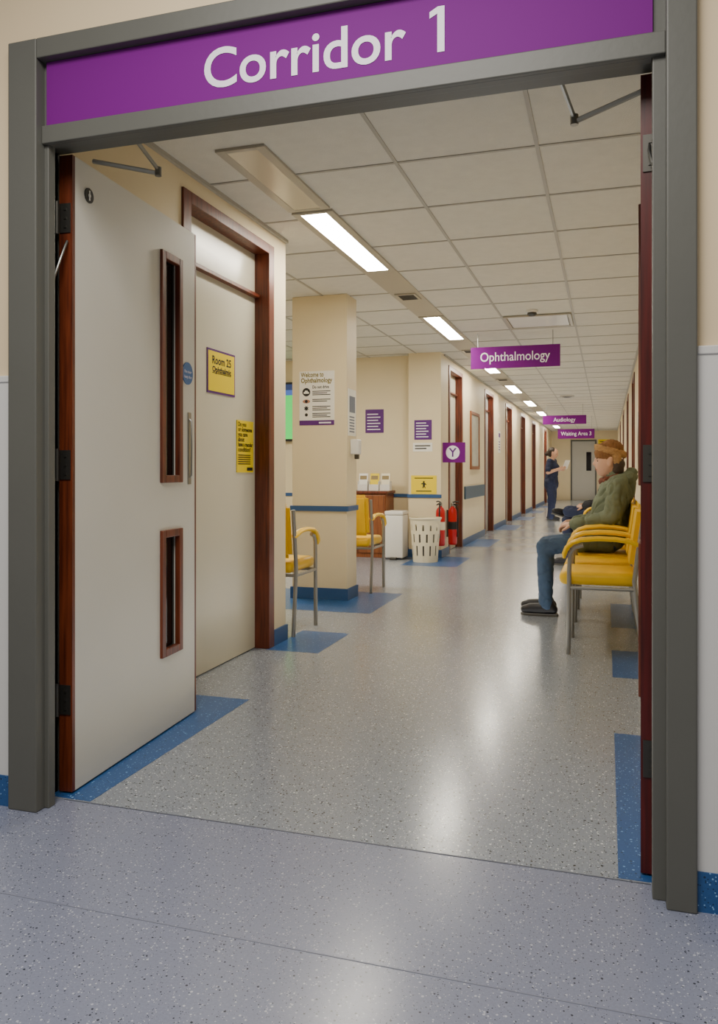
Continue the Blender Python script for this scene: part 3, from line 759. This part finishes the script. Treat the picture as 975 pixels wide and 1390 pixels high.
def seated(loc, label, top_m, leg_m, hc, yaw, crossed=False):
    t = thing('person', label, 'person', loc, 0)
    hl, hr = (.05, -.09, .585), (.05, .09, .585)
    if not crossed:
        kl, kr = (-.43, -.10, .525), (-.43, .10, .525)
        al, ar = (-.42, -.10, .10), (-.44, .11, .10)
    else:
        kl, kr = (-.40, -.06, .64), (-.42, .06, .52)
        al, ar = (-.42, .18, .62), (-.40, .08, .10)
    sh = [(.10, -.18, 1.0), (.10, .18, 1.0)]
    el = [(.07, -.225, .755), (.07, .225, .755)]
    wr = [(-.20, -.115, .70), (-.20, .10, .71)]
    body = []
    for h_, k_, a_ in ((hl, kl, al), (hr, kr, ar)):
        body += [(h_, k_, .07, .05), (k_, a_, .05, .036)]
    body += [((.05, 0, .62), (.085, 0, .95), .11, .12, (.9, 1.2, 1)), ((.09, 0, 1.0), (.06, 0, 1.12), .055, .05)]
    for s_, e_, w_ in zip(sh, el, wr): body += [(s_, e_, .045, .04), (e_, w_, .038, .026)]
    def ex(bm):
        head(bm, hc, yaw)
        hand(bm, V(wr[0])+V((-.01, .005, 0)), (-1, .45, -.1), (.0, .35, -1), -1, 1.2)
        hand(bm, V(wr[1])+V((-.01, -.005, 0)), (-1, -.45, -.1), (.0, -.35, -1), 1, 1.2)
    fused('body', body, SKIN, t, .0055, 2, ex)
    face_bits(t, hc, yaw)
    coat = [((.04, 0, .63), (.085, 0, .92), .15, .158, (.84, 1.15, 1)), ((.10, -.14, .985), (.10, .14, .985), .085, .085), ((.095, 0, .98), (.08, 0, 1.05), .095, .08), ((-.03, 0, .68), (.02, 0, .86), .10, .115, (.9, 1.2, 1))]
    for s_, e_, w_ in zip(sh, el, wr): coat += [(s_, e_, .086, .072), (e_, w_, .070, .050)]
    for h_, k_ in ((hl, kl), (hr, kr)):
        q = V(h_)+(V(k_)-V(h_))*.48
        coat += [((h_[0]-.02, h_[1], h_[2]), q, .108, .090)]
    fused('coat', coat, top_m, t, .0075, 6, fold=(.013, .006, (8, 6, 8)))
    tr = [(hl, hr, .09, .09)]
    for h_, k_, a_ in ((hl, kl, al), (hr, kr, ar)):
        m_ = V(k_)+(V(a_)-V(k_))*.45
        a2 = V(a_) - (V((0, 0, .02)) if not crossed else V((0,0,0)))
        tr += [(h_, k_, .086, .066), (k_, m_, .066, .062), (m_, a2, .062, .056)]
    fused('trousers', tr, leg_m, t, .0075, 6, fold=(.007, .002, (7, 7, 15)))
    return t, al, ar

HC = V((.035, 0, 1.165))
man, al, ar = seated((-.02, 6.29, 0), 'seated person in an olive green parka, jeans and a tan and brown hat', COAT, JEANS, HC, R(180))
shoe(man, (al[0], al[1]), R(180)); shoe(man, (ar[0], ar[1]), R(180))
fused('hood', [((.16, -.09, 1.04), (.19, 0, 1.07), .055, .06), ((.19, 0, 1.07), (.16, .09, 1.04), .06, .055), ((.06, -.11, 1.02), (.16, -.09, 1.04), .042, .055), ((.06, .11, 1.02), (.16, .09, 1.04), .042, .055), ((.185, 0, 1.03), (.19, 0, .94), .07, .05, (.7, 1.3, 1))], COAT, man, .0075, 4, fold=(.010, .005, (8, 8, 9)))
fused('scarf', [((.02, -.06, 1.03), (-.015, 0, 1.02), .030, .032), ((-.015, 0, 1.02), (.02, .06, 1.03), .032, .030), ((.02, -.06, 1.03), (.10, -.07, 1.05), .030, .032), ((.02, .06, 1.03), (.10, .07, 1.05), .030, .032)], SCARF, man, .006, 2, fold=(.007, 0, (10, 10, 26)))
# knitted hat with a fleece cuff and ear flaps
hat = fused('hat', [((.035, 0, 1.238), (.05, 0, 1.252), .095, .086, (1.12, .98, 1))], HATB, man, .007, 3, fuzz=.005)
caps = []
for zz, rr in ((1.238, .017), (1.258, .017)):
    ring = []
    for q in range(16):
        a = 2*math.pi*q/16; ring.append(V((.047+.101*math.cos(a), .084*math.sin(a), zz - .028*math.cos(a))))
    caps += [(ring[q], ring[(q+1) % 16], rr, rr, (1, 1, 1)) for q in range(16)]
for sd in (-1, 1): caps += [((.092, sd*.080, 1.20), (.098, sd*.076, 1.150), .030, .022, (1.1, .6, 1))]
fused('hat_cuff', caps, HATT, hat, .006, 2, fuzz=.006)
fused('hair', [((.105, -.045, 1.15), (.105, .045, 1.15), .048, .048), ((.10, -.04, 1.11), (.10, .04, 1.11), .045, .045)], HAIRG, man, .008, 3)

p2, al2, ar2 = seated((-.02, 9.5, 0), 'second seated person in dark clothes with crossed legs, mostly hidden behind the first', DKCOAT, NAVY, V((.06, 0, 1.14)), R(180), True)
shoe(p2, (ar2[0], ar2[1]), R(180))
so = shoe(p2, (0, 0), 0)
so.matrix_local = Matrix.Translation((-.42, .20, .60)) @ Matrix.Rotation(R(200), 4, 'Z') @ Matrix.Rotation(R(-15), 4, 'Y') @ Matrix.Translation((0, 0, -.06))
fused('hair', [((.08, 0, 1.17), (.085, 0, 1.12), .098, .08, (.95, .9, 1))], HAIR, p2, .008, 3)

# standing nurse, faces +x
nz = thing('person', 'standing person in navy uniform reading a white sheet far down the corridor', 'person', (-1.17, 18.2, 0), R(-12))
hl, hr = (-.01, -.09, .85), (-.01, .09, .85)
kl, kr = (.02, -.09, .47), (.0, .09, .47)
al, ar = (.02, -.09, .08), (-.06, .09, .08)
sh = [(0, -.175, 1.31), (0, .175, 1.31)]; el = [(-.02, -.235, 1.06), (-.02, .235, 1.06)]; wr = [(.19, -.095, 1.14), (.19, .095, 1.14)]
body = [((0, 0, .88), (0, 0, 1.22), .10, .105, (.85, 1.2, 1)), ((0, 0, 1.28), (.025, 0, 1.42), .05, .046), (sh[0], sh[1], .05, .05)]
for h_, k_, a_ in ((hl, kl, al), (hr, kr, ar)): body += [(h_, k_, .075, .05), (k_, a_, .05, .035)]
for s_, e_, w_ in zip(sh, el, wr): body += [(s_, e_, .046, .042), (e_, w_, .044, .03)]
NC = V((.045, 0, 1.485))
NP = R(22)
def ex(bm):
    head(bm, NC, 0, .97, NP)
    hand(bm, wr[0], (1, .3, .35), (.1, 1, .1), 1, .6)
    hand(bm, wr[1], (1, -.3, .35), (.1, -1, .1), -1, .6)
fused('body', body, SKIN, nz, .0055, 2, ex)
face_bits(nz, NC, 0, .97, NP)
tn = [((-.01, 0, .80), (-.01, 0, 1.0), .17, .145, (.95, 1.15, 1)), ((0, 0, 1.0), (.005, 0, 1.2), .145, .15, (.95, 1.15, 1)), ((.0, -.13, 1.29), (0, .13, 1.29), .072, .072), ((.07, -.06, 1.18), (.07, .06, 1.18), .09, .09)]
for s_, e_ in zip(sh, el): tn += [(s_, V(s_)+(V(e_)-V(s_))*.8, .07, .068)]
fused('tunic', tn, NAVY, nz, .009, 4, fold=(.008, .004, (6, 6, 8)))
tr = [(hl, hr, .118, .118)]
for h_, k_, a_ in ((hl, kl, al), (hr, kr, ar)): tr += [(h_, k_, .11, .084), (k_, a_, .084, .074)]
fused('trousers', tr, NAVY, nz, .009, 4, fold=(.008, .004, (7, 7, 7)))
fused('hair', [((.01, 0, 1.525), (-.012, 0, 1.48), .10, .082, (1, .9, 1)), ((-.09, 0, 1.50), (-.115, 0, 1.47), .045, .045)], HAIR, nz, .008, 3)
shoe(nz, (al[0], al[1]), 0); shoe(nz, (ar[0], ar[1]), 0)
bm = BX((-.004, .0, -.075, .075, 0, .21)); bmesh.ops.transform(bm, matrix=Matrix.Rotation(R(25), 4, 'Y'), verts=bm.verts[:])
o = obj('paper_sheet', bm, M('bright_paper', '#f6f4ee', .6)); tag(o, 'white paper sheet held by the standing person in navy', 'paper')
o.location = (-.885, 18.14, 1.14); o.rotation_euler = (0, 0, R(-40))

# ------------------------------------------------------------------ light
def area(loc, sx, sy, w, col, rot=(0,0,0)):
    l = bpy.data.lights.new('area_light', 'AREA'); l.shape = 'RECTANGLE'; l.size = sx; l.size_y = sy; l.energy = w; l.color = col
    o = bpy.data.objects.new('area_light', l); C.objects.link(o); o.location = loc; o.rotation_euler = rot
    return o
area((-.8, .6, 3.0), 1.4, 1.4, 84, (1, .96, .9))
area((-3.9, 7.4, 2.58), 1.2, .6, 90, (1, .94, .84))  # added out of view to light the waiting alcove
for yc, ln, pw in ((6.8, 8.0, 25), (15.5, 9, 36), (25.3, 10, 40)):
    area((-.9, yc, .012), 1.1, ln, pw, (1, .98, .94), (R(180), 0, 0))  # added upward fill without any fitting, stands in for light bounced off the floor
w = bpy.data.worlds.new('world'); SC.world = w; w.use_nodes = True
w.node_tree.nodes['Background'].inputs['Color'].default_value = lin('#f2ece2')
w.node_tree.nodes['Background'].inputs['Strength'].default_value = .40

# ------------------------------------------------------------------ camera
cam = bpy.data.cameras.new('camera'); co = bpy.data.objects.new('camera', cam); C.objects.link(co)
K = 1.0; CX, CY = 487.5, 695
cam.sensor_fit = 'VERTICAL'; cam.sensor_height = 36; cam.lens = K*36*1080/1390
cam.shift_y = -K*(CY-639)/1390; cam.shift_x = K*(CX-487.5)/1390
co.location = (0, 0, 1.1); co.rotation_euler = (R(90), 0, R(17.3))
cam.clip_start = .05
SC.camera = co
